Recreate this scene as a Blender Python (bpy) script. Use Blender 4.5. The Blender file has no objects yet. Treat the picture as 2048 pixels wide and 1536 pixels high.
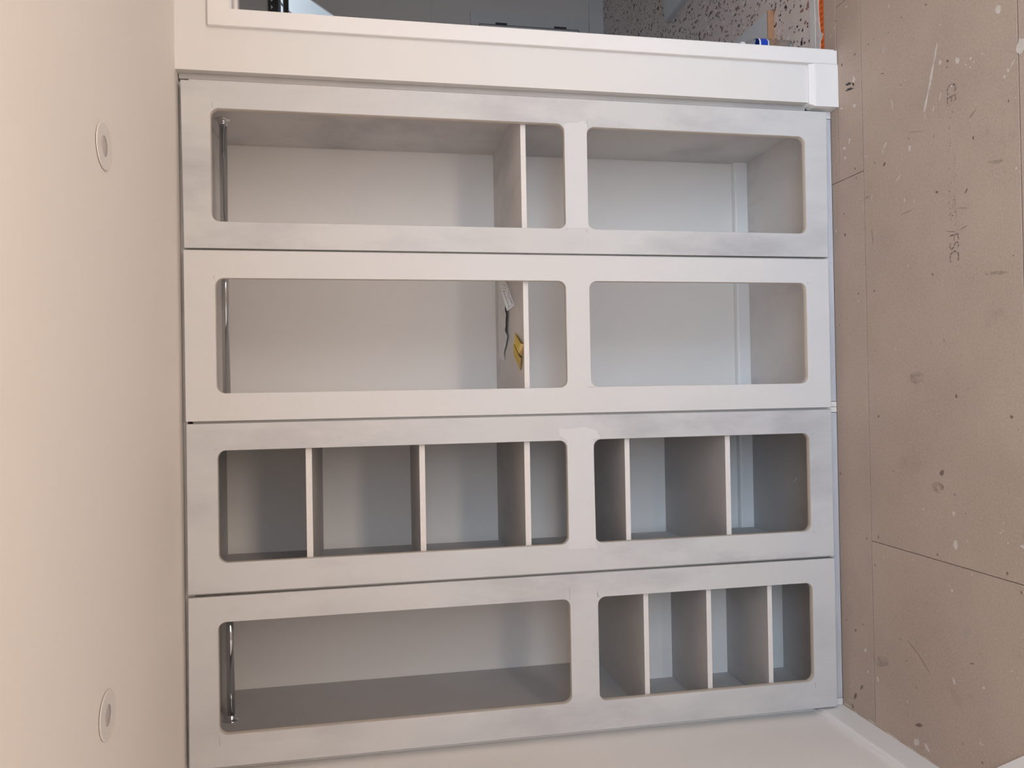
import bpy, bmesh, math, random
from mathutils import Vector, Matrix
random.seed(7)
sc = bpy.context.scene
C = sc.collection
ZO = 0.0405          # all heights below are measured from the door bottoms; the floor is ZO lower
FL = -ZO

# ---------------------------------------------------------------- camera (a portrait shot stored lying on its side)
cd = bpy.data.cameras.new('camera'); cam = bpy.data.objects.new('camera', cd); C.objects.link(cam)
pitch, yaw, roll = 0.1815, 0.0093, -0.0158
fwd = Vector((math.sin(yaw)*math.cos(pitch), math.cos(yaw)*math.cos(pitch), -math.sin(pitch)))
rt = Vector((math.cos(yaw), -math.sin(yaw), 0)); up = rt.cross(fwd)
r2 = math.cos(roll)*rt + math.sin(roll)*up; u2 = -math.sin(roll)*rt + math.cos(roll)*up
X, Y, Z = -u2, r2, -fwd
cam.matrix_world = Matrix(((X.x, Y.x, Z.x, -1.0608), (X.y, Y.y, Z.y, -2.7635), (X.z, Y.z, Z.z, 1.7616+ZO), (0, 0, 0, 1)))
cd.sensor_fit = 'HORIZONTAL'; cd.sensor_width = 36.0; cd.lens = 1569.66*36/2048
cd.clip_start = 0.02; cd.clip_end = 100
sc.camera = cam

# ---------------------------------------------------------------- light and exposure
sc.view_settings.view_transform = 'Standard'; sc.view_settings.look = 'None'
sc.view_settings.gamma = 1.0; sc.view_settings.use_curve_mapping = False
sc.view_settings.exposure = 0.05
w = bpy.data.worlds.new('world'); sc.world = w; w.use_nodes = True
w.node_tree.nodes['Background'].inputs[0].default_value = (0.60, 0.72, 0.85, 1)
w.node_tree.nodes['Background'].inputs[1].default_value = 1.35
def area(name, loc, tgt, sx, sy, col, power, spread=180):
    l = bpy.data.lights.new(name, 'AREA'); l.shape = 'RECTANGLE'; l.size = sx; l.size_y = sy
    l.color = col; l.energy = power; l.spread = math.radians(spread)
    o = bpy.data.objects.new(name, l); C.objects.link(o); o.location = loc
    o.rotation_euler = (Vector(tgt)-Vector(loc)).to_track_quat('-Z', 'Y').to_euler()
    return o
# daylight of the sky through the glazed door behind the camera, and an added warm lamp aimed up for bounce off unseen ground outside
area('sky_light', (.1, -8.4, 4.1), (-.3, 0, 1.2), 9, 5.2, (0.62, 0.80, 1.0), 1120)
area('ground_bounce_fill', (.1, -4.75, 0.0), (.1, -4.75, 2.0), 5, 1.6, (1.0, 0.80, 0.64), 305)
area('stairwell_daylight', (1.75, 3.15, 3.3), (1.75, 3.5, 2.0), 1.0, 0.3, (0.85, 0.93, 1.0), 9)

# ---------------------------------------------------------------- materials
def new_mat(name, rough=0.6, metal=0.0):
    m = bpy.data.materials.new(name); m.use_nodes = True
    b = m.node_tree.nodes['Principled BSDF']
    b.inputs['Roughness'].default_value = rough; b.inputs['Metallic'].default_value = metal
    return m, m.node_tree, b
def ramp(nt, fac, p0, c0, p1, c1):
    r = nt.nodes.new('ShaderNodeValToRGB'); e = r.color_ramp.elements
    e[0].position = p0; e[0].color = (*c0, 1); e[1].position = p1; e[1].color = (*c1, 1)
    nt.links.new(fac, r.inputs[0]); return r.outputs[0]
def noise(nt, scale, detail=4, stretch=(1, 1, 1), rough=0.55, off=0.0):
    tc = nt.nodes.new('ShaderNodeNewGeometry'); mp = nt.nodes.new('ShaderNodeMapping')
    mp.inputs['Scale'].default_value = stretch; mp.inputs['Location'].default_value = (off, off*1.7, off*.6)
    nt.links.new(tc.outputs['Position'], mp.inputs[0])
    n = nt.nodes.new('ShaderNodeTexNoise'); n.inputs['Scale'].default_value = scale
    n.inputs['Detail'].default_value = detail; n.inputs['Roughness'].default_value = rough
    nt.links.new(mp.outputs[0], n.inputs['Vector']); return n.outputs['Fac']
def mixc(nt, fac, a, b, blend='MIX'):
    m = nt.nodes.new('ShaderNodeMix'); m.data_type = 'RGBA'; m.blend_type = blend
    for s, v in ((m.inputs[0], fac), (m.inputs[6], a), (m.inputs[7], b)):
        if isinstance(v, (int, float)): s.default_value = v
        elif isinstance(v, tuple): s.default_value = (*v, 1)
        else: nt.links.new(v, s)
    return m.outputs[2]
def bump(nt, b, h, dist, strength=0.4):
    n = nt.nodes.new('ShaderNodeBump'); n.inputs['Distance'].default_value = dist; n.inputs['Strength'].default_value = strength
    nt.links.new(h, n.inputs['Height']); nt.links.new(n.outputs[0], b.inputs['Normal'])
def plain(name, col, rough=0.6, metal=0.0, var=0.05, scale=8):
    m, nt, b = new_mat(name, rough, metal)
    d = tuple(c*(1-var) for c in col); l = tuple(min(1, c*(1+var)) for c in col)
    nt.links.new(ramp(nt, noise(nt, scale), .3, d, .7, l), b.inputs['Base Color']); return m
def primer(name, base, dirt, amount, stretch=(1, 1, .35), off=0.0, rough=.62):
    """white primer rubbed over board: cloudy grey scuffs where the board shows through"""
    m, nt, b = new_mat(name, rough)
    n1 = noise(nt, 5.0, 7, stretch, .62, off)
    n2 = noise(nt, 1.3, 3, (1, 1, 1), .5, off+3)
    f1 = ramp(nt, n1, .44, (0, 0, 0), .74, (1, 1, 1)); f2 = ramp(nt, n2, .36, (.12, .12, .12), .62, (1, 1, 1))
    f = mixc(nt, 1.0, f1, f2, 'MULTIPLY')
    fm = nt.nodes.new('ShaderNodeMath'); fm.operation = 'MULTIPLY'; fm.inputs[1].default_value = amount
    nt.links.new(f, fm.inputs[0])
    c = mixc(nt, fm.outputs[0], base, dirt)
    fine = ramp(nt, noise(nt, 240, 2, (1, 1, 1), .5), .35, (.965, .965, .965), .65, (1, 1, 1))
    c = mixc(nt, 1.0, c, fine, 'MULTIPLY')
    nt.links.new(c, b.inputs['Base Color']); bump(nt, b, noise(nt, 160, 3), .0006, .25); return m
M = {}
M['wall'] = plain('wall_paint', (.86, .825, .79), .7, var=.012, scale=2)
M['pier'] = plain('wall_paint_pier', (.78, .76, .735), .7, var=.012, scale=2)
M['ceil'] = plain('ceiling_paint', (.85, .795, .74), .75, var=.012, scale=1.5)
M['trim'] = plain('trim_paint', (.84, .82, .805), .45, var=.012, scale=3)
M['door_a'] = primer('primer_rubbed', (.655, .645, .635), (.41, .405, .43), .9)
M['door_b'] = primer('primer_fresh', (.72, .70, .685), (.58, .58, .60), .35, off=5)
M['door_c'] = primer('primer_scuffed', (.65, .64, .635), (.40, .395, .425), 1.0, off=11)
M['door_d'] = primer('primer_scuffed_lightly', (.65, .64, .63), (.41, .405, .43), .85, off=17)
M['carcass'] = primer('primer_inside', (.74, .71, .69), (.44, .42, .43), .9, (1, .5, .5), off=23)
M['carcass_b'] = primer('primer_inside_shaded', (.55, .53, .52), (.38, .37, .38), .8, (1, .5, .5), off=29)  # same inside primer, darkened so the left wardrobe's shade sits in its colour
M['plinth'] = primer('primer_plinth', (.62, .615, .64), (.42, .42, .46), 1.0, (.5, 1, 2), off=31)
M['filler'] = primer('primer_filler', (.50, .47, .45), (.33, .31, .31), 1.0, (2, 1, .6), off=37)  # scuffed primer, base greyed to carry the shadow beside the pier
M['shelf_edge'] = plain('shelf_edge_filler', (.80, .76, .73), .6, var=.03, scale=60)
M['cut_edge'] = primer('board_cut_edge', (.74, .66, .58), (.50, .43, .37), .6, (.3, 3, .3), off=41)
M['patch'] = plain('filler_white', (.70, .69, .685), .65, var=.01, scale=20)
M['pencil'] = plain('pencil_line', (.30, .29, .30), .7)
M['gapdark'] = plain('joint_dark', (.10, .075, .06), .9)
def chrome():
    m, nt, b = new_mat('chromed_tube', .10, 1.0)
    nt.links.new(ramp(nt, noise(nt, 300, 2), .3, (.66, .67, .69), .7, (.70, .71, .72)), b.inputs['Base Color']); return m
M['chrome'] = chrome()
def floor_mat(off):
    m, nt, b = new_mat('hardboard', .62)
    a = ramp(nt, noise(nt, 2.2, 6, (1, 1, 1), .6, off), .30, (.44, .345, .285), .72, (.52, .415, .342))
    f = ramp(nt, noise(nt, 130, 3, (1, 1, 1), .7), .36, (.90, .89, .88), .66, (1.04, 1.04, 1.04))
    c = mixc(nt, 1.0, a, f, 'MULTIPLY')
    s = ramp(nt, noise(nt, 5, 8, (1, 1, 1), .72, off+9), .60, (0, 0, 0), .85, (.55, .55, .55))
    c = mixc(nt, s, c, (.22, .185, .165))
    s2 = ramp(nt, noise(nt, 7, 8, (1, 1, 1), .75, off+19), .66, (0, 0, 0), .80, (.35, .35, .35))
    c = mixc(nt, s2, c, (.56, .50, .46))
    fl = ramp(nt, noise(nt, 420, 1, (1, .6, 1), .5), .73, (0, 0, 0), .78, (.5, .5, .5))
    c = mixc(nt, fl, c, (.60, .54, .48))
    nt.links.new(c, b.inputs['Base Color']); bump(nt, b, noise(nt, 180, 3), .0008, .3); return m
M['floor'] = floor_mat(0.0); M['floor2'] = floor_mat(4.0)
M['sub'] = plain('floor_gap', (.07, .05, .04), .9)
def terrazzo():
    m, nt, b = new_mat('terrazzo', .32)
    col = mixc(nt, ramp(nt, noise(nt, 3, 5), .3, (0, 0, 0), .7, (1, 1, 1)), (.64, .555, .52), (.74, .65, .61))
    def chips(scale, thr, lo, hi, col, tint, off):
        g = nt.nodes.new('ShaderNodeNewGeometry'); mp = nt.nodes.new('ShaderNodeMapping')
        mp.inputs['Location'].default_value = (off, off, 0); mp.inputs['Rotation'].default_value = (0, 0, off*2.1)
        mp.inputs['Scale'].default_value = (1, .75, .0)
        nt.links.new(g.outputs['Position'], mp.inputs[0])
        wn = nt.nodes.new('ShaderNodeTexNoise'); wn.inputs['Scale'].default_value = scale*1.6; nt.links.new(mp.outputs[0], wn.inputs['Vector'])
        ad = nt.nodes.new('ShaderNodeVectorMath'); ad.operation = 'MULTIPLY_ADD'
        nt.links.new(wn.outputs['Color'], ad.inputs[0]); ad.inputs[1].default_value = (.9/scale,)*3; nt.links.new(mp.outputs[0], ad.inputs[2])
        v = nt.nodes.new('ShaderNodeTexVoronoi'); v.inputs['Scale'].default_value = scale; nt.links.new(ad.outputs[0], v.inputs['Vector'])
        hit = ramp(nt, v.outputs['Distance'], lo, (1, 1, 1), hi, (0, 0, 0))
        sp = nt.nodes.new('ShaderNodeSeparateColor'); nt.links.new(v.outputs['Color'], sp.inputs[0])
        sel = nt.nodes.new('ShaderNodeMath'); sel.operation = 'GREATER_THAN'; sel.inputs[1].default_value = thr
        nt.links.new(sp.outputs[0], sel.inputs[0])
        f = mixc(nt, 1.0, hit, (1, 1, 1), 'MULTIPLY')
        mu = nt.nodes.new('ShaderNodeMath'); mu.operation = 'MULTIPLY'; nt.links.new(f, mu.inputs[0]); nt.links.new(sel.outputs[0], mu.inputs[1])
        return mixc(nt, mu.outputs[0], col, tint)
    col = chips(34, .55, .26, .32, col, (.80, .74, .70), 1.3)
    col = chips(30, .55, .26, .31, col, (.32, .18, .13), 5.1)
    col = chips(26, .62, .24, .29, col, (.06, .05, .05), 9.7)
    col = chips(62, .62, .30, .36, col, (.07, .05, .05), 3.9)
    nt.links.new(col, b.inputs['Base Color']); return m
M['terrazzo'] = terrazzo()
M['marble'] = plain('threshold_stone', (.66, .64, .63), .5, var=.06, scale=25)
M['mortar'] = plain('tile_adhesive', (.62, .58, .56), .8, var=.12, scale=50)
M['orange'] = plain('orange_matting', (.80, .17, .03), .55, var=.12, scale=40)
M['orange_dark'] = plain('orange_matting_pocket', (.50, .09, .01), .6)
M['paint_drop'] = plain('dried_paint', (.62, .57, .52), .6, var=.06, scale=80)
M['faint'] = plain('rubbed_patch', (.44, .36, .31), .65, var=.06, scale=90)
M['dent'] = plain('dark_mark', (.19, .145, .115), .8, var=.3, scale=120)
def soft(name, col, amt, scale):
    m, nt, b = new_mat(name, .7); b.inputs['Base Color'].default_value = (*col, 1)
    nt.links.new(ramp(nt, noise(nt, scale, 5, rough=.7), .40, (0, 0, 0), .70, (amt, amt, amt)), b.inputs['Alpha']); return m
M['ink'] = soft('faded_ink', (.08, .065, .075), .95, 160)
M['smudge'] = soft('rubber_smudge', (.17, .13, .10), .45, 35)
M['paper'] = plain('printed_paper', (.80, .79, .79), .7, var=.03, scale=20)
M['print'] = plain('print_ink', (.16, .15, .16), .8)
M['sand'] = plain('yellow_abrasive', (.66, .49, .10), .85, var=.10, scale=200)
M['sand_back'] = plain('abrasive_backing', (.50, .32, .13), .8, var=.15, scale=60)
M['soot'] = plain('black_rub', (.045, .045, .045), .8, var=.3, scale=120)
M['board'] = plain('white_board_face', (.62, .64, .67), .5, var=.03, scale=4)
M['timber'] = plain('timber_edge', (.42, .22, .12), .6, var=.15, scale=30)
M['steel'] = plain('dark_steel', (.05, .042, .040), .45, var=.2)
M['steel_grey'] = plain('grey_steel', (.24, .25, .26), .4, var=.1)
M['hallwall'] = plain('hall_paint', (.74, .69, .655), .75, var=.02, scale=2)
M['bright'] = plain('stairwell_white', (.85, .88, .90), .6, var=.02)
M['hatch'] = plain('hatch_paint', (.70, .69, .69), .5, var=.02)
M['lens'] = plain('lamp_lens', (.58, .53, .51), .25, var=.06, scale=60)
M['lampring'] = plain('lamp_ring', (.78, .74, .70), .45, var=.01)
M['label_blue'] = plain('label_blue', (.01, .06, .50), .35, var=.05)
M['label_white'] = plain('label_white', (.85, .86, .88), .4, var=.03)
def plastic():
    m, nt, b = new_mat('clear_plastic', .08)
    b.inputs['Transmission Weight'].default_value = 1.0; b.inputs['IOR'].default_value = 1.12
    nt.links.new(ramp(nt, noise(nt, 30), .3, (.86, .88, .89), .7, (.95, .96, .97)), b.inputs['Base Color']); return m
M['plastic'] = plastic()

# ---------------------------------------------------------------- builders
def props(o, label=None, cat=None, group=None, kind=None):
    for k, v in (('label', label), ('category', cat), ('group', group), ('kind', kind)):
        if v: o[k] = v
    return o
def empty(name, loc, label=None, cat=None, group=None, kind=None):
    e = bpy.data.objects.new(name, None); C.objects.link(e); e.location = (loc[0], loc[1], loc[2]+ZO)
    e.empty_display_size = .1
    return props(e, label, cat, group, kind)
def link(name, me, mats, parent=None, smooth=False, **kw):
    for m in (mats if isinstance(mats, (list, tuple)) else [mats]): me.materials.append(M[m] if isinstance(m, str) else m)
    o = bpy.data.objects.new(name, me); C.objects.link(o)
    if parent: o.parent = parent; o.matrix_parent_inverse = Matrix.Translation(-wloc(parent))
    if smooth:
        for p in me.polygons: p.use_smooth = True
    return props(o, **kw)
def wloc(o):
    v = Vector(o.location); q = o.parent
    return v
def bm_obj(name, bm, mats, parent=None, smooth=False, **kw):
    for v in bm.verts: v.co.z += ZO
    bmesh.ops.recalc_face_normals(bm, faces=bm.faces)
    me = bpy.data.meshes.new(name); bm.to_mesh(me); bm.free()
    return link(name, me, mats, parent, smooth, **kw)
def add_box(bm, x0, x1, y0, y1, z0, z1, bev=0.0, mi=0):
    r = bmesh.ops.create_cube(bm, size=1)
    for v in r['verts']:
        v.co = Vector(((x0+x1)/2+v.co.x*abs(x1-x0), (y0+y1)/2+v.co.y*abs(y1-y0), (z0+z1)/2+v.co.z*abs(z1-z0)))
    fs = list({f for v in r['verts'] for f in v.link_faces})
    for f in fs: f.material_index = mi
    if bev:
        es = list({e for v in r['verts'] for e in v.link_edges})
        bmesh.ops.bevel(bm, geom=es, offset=bev, segments=2, affect='EDGES', profile=.5)
def box(name, x0, x1, y0, y1, z0, z1, mat, parent=None, bev=0.0, **kw):
    bm = bmesh.new(); add_box(bm, x0, x1, y0, y1, z0, z1, bev); return bm_obj(name, bm, mat, parent, **kw)
def add_prism(bm, pts, axis, a0, a1, mi=0):
    def mk(p, a):
        return Vector((p[0], p[1], a)) if axis == 'z' else Vector((p[0], a, p[1])) if axis == 'y' else Vector((a, p[0], p[1]))
    v0 = [bm.verts.new(mk(p, a0)) for p in pts]; v1 = [bm.verts.new(mk(p, a1)) for p in pts]
    n = len(pts); fs = [bm.faces.new(v0[::-1]), bm.faces.new(v1)]
    fs += [bm.faces.new((v0[i], v0[(i+1) % n], v1[(i+1) % n], v1[i])) for i in range(n)]
    for f in fs: f.material_index = mi
    return fs
def prism(name, pts, axis, a0, a1, mat, parent=None, **kw):
    bm = bmesh.new(); add_prism(bm, pts, axis, a0, a1); return bm_obj(name, bm, mat, parent, **kw)
def sweep(name, path, prof, mat, parent=None, side=1, **kw):
    """profile (offset from wall, height) swept along a floor path; offsets to the left of travel when side = 1"""
    bm = bmesh.new(); rings = []
    P = [Vector((a[0], a[1])) for a in path]
    for i, pt in enumerate(P):
        d0 = (P[i]-P[i-1]).normalized() if i else (P[1]-P[0]).normalized()
        d1 = (P[i+1]-P[i]).normalized() if i < len(P)-1 else d0
        n0 = Vector((-d0.y, d0.x))*side; n1 = Vector((-d1.y, d1.x))*side
        m = (n0+n1).normalized(); m = m/max(.3, m.dot(n0))
        rings.append([bm.verts.new((pt.x+m.x*o, pt.y+m.y*o, h)) for o, h in prof])
    k = len(prof)
    for a, b in zip(rings, rings[1:]):
        for j in range(k): bm.faces.new((a[j], a[(j+1) % k], b[(j+1) % k], b[j]))
    bm.faces.new(rings[0][::-1]); bm.faces.new(rings[-1])
    return bm_obj(name, bm, mat, parent, **kw)
def lathe(name, prof, origin, axis, mats, parent=None, n=48, flat=False, **kw):
    """profile [(radius, along, material)] turned about an axis"""
    axis = Vector(axis).normalized(); t = Vector((0, 0, 1)) if abs(axis.z) < .9 else Vector((1, 0, 0))
    u = axis.cross(t).normalized(); v = axis.cross(u); o = Vector(origin); bm = bmesh.new(); rings = []
    for r, a, mi in prof:
        if r < 1e-6: rings.append(([bm.verts.new(o+axis*a)], mi))
        else: rings.append(([bm.verts.new(o+axis*a+(u*math.cos(2*math.pi*i/n)+v*math.sin(2*math.pi*i/n))*r) for i in range(n)], mi))
    for (a, _), (b, mi) in zip(rings, rings[1:]):
        for i in range(n):
            j = (i+1) % n
            if len(a) == 1 and len(b) == 1: continue
            if len(a) == 1: f = bm.faces.new((a[0], b[i], b[j]))
            elif len(b) == 1: f = bm.faces.new((a[i], b[0], a[j]))
            else: f = bm.faces.new((a[i], b[i], b[j], a[j]))
            f.material_index = mi
    return bm_obj(name, bm, mats, parent, smooth=not flat, **kw)

# ---------------------------------------------------------------- room shell
CEIL = 2.3765
WL = -2.323                      # left wall face
ST = dict(kind='structure')
fl = empty('floor', (0, 0, FL), **ST)
# brown hardboard sheets, each its own panel with open joints between them
G = .0011
def sheet(x0, x1, y0, y1, m='floor', dz=0):
    box('floor_panel', x0+G, x1-G, y0+.0018, y1-.0018, FL-.018+dz, FL+dz, m, fl, bev=.0008)
sheet(WL, -.274, -.170, .030); sheet(-.274, .40, -.170, -.0185, 'floor2'); sheet(-.274, .031, -.0185, .030, 'floor2'); sheet(.40, 2.6, -.170, -.0185)
sheet(.20, 1.10, -.0185, .062, 'floor'); 
sheet(WL, -1.631, -.872, -.170, 'floor2'); sheet(-1.631, .80, -.872, -.170); sheet(.80, 2.6, -.872, -.170, 'floor2')
sheet(WL, -1.05, -2.09, -.872); sheet(-1.05, 1.39, -2.09, -.872, 'floor2'); sheet(1.39, 2.6, -2.09, -.872)
sheet(WL, .2, -3.31, -2.09, 'floor2'); sheet(.2, 2.6, -3.31, -2.09); sheet(WL, .9, -3.92, -3.31); sheet(.9, 2.6, -3.92, -3.31, 'floor2')
box('subfloor', WL-.1, 2.7, -3.92, .80, FL-.06, FL-.019, 'sub', fl)
box('terrazzo', .20, 3.2, .160, 3.10, FL-.02, FL, 'terrazzo', fl)
# doorway threshold: stone strip, adhesive bed and the torn edge of the orange matting
th = empty('trim_1', (.7, .12, FL), **ST)
box('stone_strip', .20, 1.10, .118, .160, FL-.018, FL+.002, 'marble', th, bev=.0015)
pts = []
random.seed(21)
edge = [(.20, .088), (.262, .089), (.268, .071), (.276, .068), (.283, .086), (.300, .088), (.318, .085), (.330, .073), (.338, .066), (.350, .082), (.372, .088), (.402, .092), (.430, .094), (.452, .096), (.480, .095), (.52, .097), (.6, .094), (.72, .096), (.9, .093), (1.10, .095)]
prism('adhesive_bed', edge+[(1.10, .118), (.20, .118)], 'z', FL-.016, FL+.0008, 'mortar', th)
box('orange_matting', .20, 1.10, .063, .100, FL-.018, FL-.0015, 'orange', th)
bm = bmesh.new(); x = .215
while x < 1.08:
    add_box(bm, x, x+.013, .069, .085, FL-.0016, FL-.0010); x += .0225
bm_obj('matting_pockets', bm, 'orange_dark', th, kind='stuff')

# walls
box('ceiling', WL-.1, 2.7, -3.92, .80, CEIL, CEIL+.1, 'ceil', **ST)
box('wall_left', WL-.12, WL, -3.92, .80, FL-.06, CEIL+.05, 'wall', **ST)
box('wall_back', WL, .031, .655, .80, FL-.06, CEIL+.05, 'wall', **ST)
YN = -.008
nib = empty('wall_right', (.13, YN, FL), **ST)
prism('wall_face', [(.031, FL-.018), (.031, CEIL+.02), (2.7, CEIL+.02), (2.7, FL-.018), (1.06, FL-.018), (1.06, 2.212), (.2335, 2.212), (.2335, FL-.018)], 'y', YN, .155, 'pier', nib)
box('doorway_pier', .031, .2335, .155, .80, FL-.018, CEIL+.02, 'pier', nib)
box('wall_window', WL-.1, 2.7, -3.92, -3.80, 2.06, CEIL+.05, 'wall', **ST)
box('wall_front', WL-.1, -1.35, -3.92, -3.80, FL-.06, 2.06, 'wall', **ST)
box('wall_corner', 1.65, 2.7, -3.92, -3.80, FL-.06, 2.06, 'wall', **ST)
box('wall_side', 2.6, 2.72, -3.92, .1, FL-.06, CEIL+.05, 'wall', **ST)
win = empty('window_1', (.15, -3.84, FL), **ST)
for x in (-1.35, .12, 1.59): box('window_frame', x, x+.06, -3.88, -3.82, FL, 2.06, 'trim', win)
box('window_frame', -1.35, 1.65, -3.88, -3.82, 2.00, 2.06, 'trim', win)
box('window_frame', -1.35, 1.65, -3.88, -3.82, FL, FL+.05, 'trim', win)

# skirting boards
SK = [(0, FL), (.018, FL), (.018, FL+.094), (.0165, FL+.100), (.012, FL+.106), (.0105, FL+.112), (.008, FL+.117), (0, FL+.118)]
sweep('baseboard_left', [(WL, .045), (WL, -3.80)], SK, 'trim', side=1, **ST)
sweep('baseboard_back', [(.031, .655), (WL, .655)], [(0, FL), (.025, FL), (.025, .060), (.022, .068), (.012, .0725), (0, .0735)], 'trim', side=1, **ST)
sweep('baseboard_right', [(.177, YN), (.031, YN), (.031, .029)], SK, 'trim', side=1, **ST)

# doorway lining and architrave
dw = empty('door_1', (.64, 0, FL), **ST)
bm = bmesh.new()
fs = add_prism(bm, [(.1775, FL+.002), (.1775, 2.2690), (1.110, 2.2690), (1.110, FL+.002), (1.055, FL+.002), (1.055, 2.2015), (.2315, 2.2015), (.2315, FL+.002)], 'y', -.0275, YN+.001)
bmesh.ops.bevel(bm, geom=list({e for e in bm.edges if all(abs(v.co.y+.0275) < 1e-5 for v in e.verts)}), offset=.003, segments=3, affect='EDGES', profile=.5)
bm_obj('architrave', bm, 'trim', dw)
box('jamb_head', .2335, 1.06, YN, .155, 2.194, 2.212, 'trim', dw, bev=.001)
box('jamb_side', .2335, .243, YN, .155, FL+.003, 2.194, 'trim', dw, bev=.001)
box('jamb_side', 1.05, 1.06, YN, .155, FL+.003, 2.194, 'trim', dw, bev=.001)
box('door_stop', .243, 1.05, .045, .080, 2.182, 2.194, 'trim', dw, bev=.001)

# ---------------------------------------------------------------- hall beyond the doorway
HY = 2.965
far = empty('wall_far', (1.7, HY, FL), **ST)
# far wall with the raking stairwell opening
k = 1.564
zl = lambda x: 1.943+(x-1.643)*k
bm = bmesh.new()
add_prism(bm, [(.2, 1.26), (3.2, 1.26), (3.2, 2.36), (1.91, 2.36), (1.643, 1.943), (1.30, zl(1.30)), (.2, zl(1.30))], 'y', HY, HY+.02)
add_box(bm, .2, 1.30, HY, HY+.12, zl(1.30), 2.66); add_box(bm, 1.30, 3.2, HY, HY+.12, 2.411, 2.66); add_box(bm, 1.91, 3.2, HY, HY+.12, 2.36, 2.411)
bm_obj('wall_upper', bm, 'hallwall', far)
box('wall_lower', .2, 3.2, HY-.005, HY+.12, FL-.02, 1.26, 'hallwall', far, bev=.002)
box('wall_hall_end', 3.2, 3.3, .155, HY+.1, FL, 2.7, 'hallwall', **ST)
box('ceiling_hall', .0, 3.3, .155, HY+.12, 2.66, 2.72, 'hallwall', **ST)
box('wall_hall_side', -.1, .031, .80, HY, FL-.02, 2.7, 'hallwall', **ST)
box('wall_hall_side_return', .031, .2, .80, HY, FL-.02, 2.7, 'hallwall', **ST)
box('wall_hall_header', .2, 3.3, .10, .155, CEIL, 2.7, 'hallwall', **ST)
sweep('baseboard_far', [(3.2, HY-.005), (.2, HY-.005)], [(0, FL), (.015, FL), (.015, .062), (.010, .069), (0, .070)], 'hatch', side=1, **ST)
# stairwell seen through the opening
sw = empty('wall_stairwell', (1.75, HY+.5, 1.5), **ST)
box('stairwell_wall', .9, 2.9, HY+.55, HY+.60, 1.0, 3.6, 'bright', sw)
box('stairwell_side', .9, .95, HY+.12, HY+.55, 1.0, 3.6, 'bright', sw)
box('stairwell_side', 2.85, 2.9, HY+.12, HY+.55, 1.0, 3.6, 'bright', sw)
def slant(name, a, b, y, t, h, mat, par):
    d = Vector((b[0]-a[0], b[1]-a[1])).normalized(); n = Vector((-d.y, d.x))*h/2; d = d*.12
    q = [(a[0]-d.x+n.x, a[1]-d.y+n.y), (b[0]+d.x+n.x, b[1]+d.y+n.y), (b[0]+d.x-n.x, b[1]+d.y-n.y), (a[0]-d.x-n.x, a[1]-d.y-n.y)]
    prism(name, q, 'y', y, y+t, mat, par)
slant('stair_moulding', (1.7189, 2.2774), (1.6607, 2.2126), 3.10, .02, .012, 'hatch', sw)
slant('stair_moulding', (1.7009, 2.2777), (1.6598, 2.2506), 3.12, .01, .006, 'steel_grey', sw)
bmh = empty('trim_2', (1.7, HY, 2.33), **ST)
box('steel_header', 1.05, 2.6, HY-.02, HY+.03, 2.345, 2.411, 'steel', bmh, bev=.001)
box('header_lip', 1.05, 2.6, HY-.02, HY+.02, 2.328, 2.343, 'steel_grey', bmh)
box('handrail', 1.05, 2.6, HY-.02, HY+.03, 2.274, 2.300, 'steel', bmh, bev=.003)
box('handrail_cap', 1.05, 2.6, HY-.02, HY+.03, 2.3015, 2.3105, 'steel_grey', bmh)
bm = bmesh.new(); x = 1.45
while x < 2.2:
    add_prism(bm, [(x, 2.392), (x+.030, 2.392), (x+.014, 2.378)], 'y', HY-.023, HY-.0195); x += .052
bm_obj('fixing_tabs', bm, 'label_white', bmh, kind='stuff')

# low white hatch in the far wall
ht = empty('wall_hatch', (1.3, HY, FL), **ST)
XH, YF = 1.744, HY-.005
box('hatch_casing', XH-.085, XH, YF-.014, YF, .075, .977, 'hatch', ht, bev=.002)
box('hatch_casing', .75, XH-.085, YF-.014, YF, .912, .977, 'hatch', ht, bev=.002)
box('hatch_casing', .75, XH-.085, YF-.014, YF, .075, .150, 'hatch', ht, bev=.002)
box('hatch_gap', .80, XH-.083, YF-.003, YF-.0015, .148, .914, 'gapdark', ht)
box('hatch_leaf', .82, XH-.091, YF-.013, YF-.003, .156, .906, 'hatch', ht, bev=.001)
for z0, z1 in ((.705, .791), (.252, .345)):
    lathe('hatch_hinge', [(0, 0, 0), (.0065, 0, 0), (.0065, z1-z0, 0), (0, z1-z0, 0)], (XH-.080, YF-.019, z0), (0, 0, 1), 'steel', ht, n=14)

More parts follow.
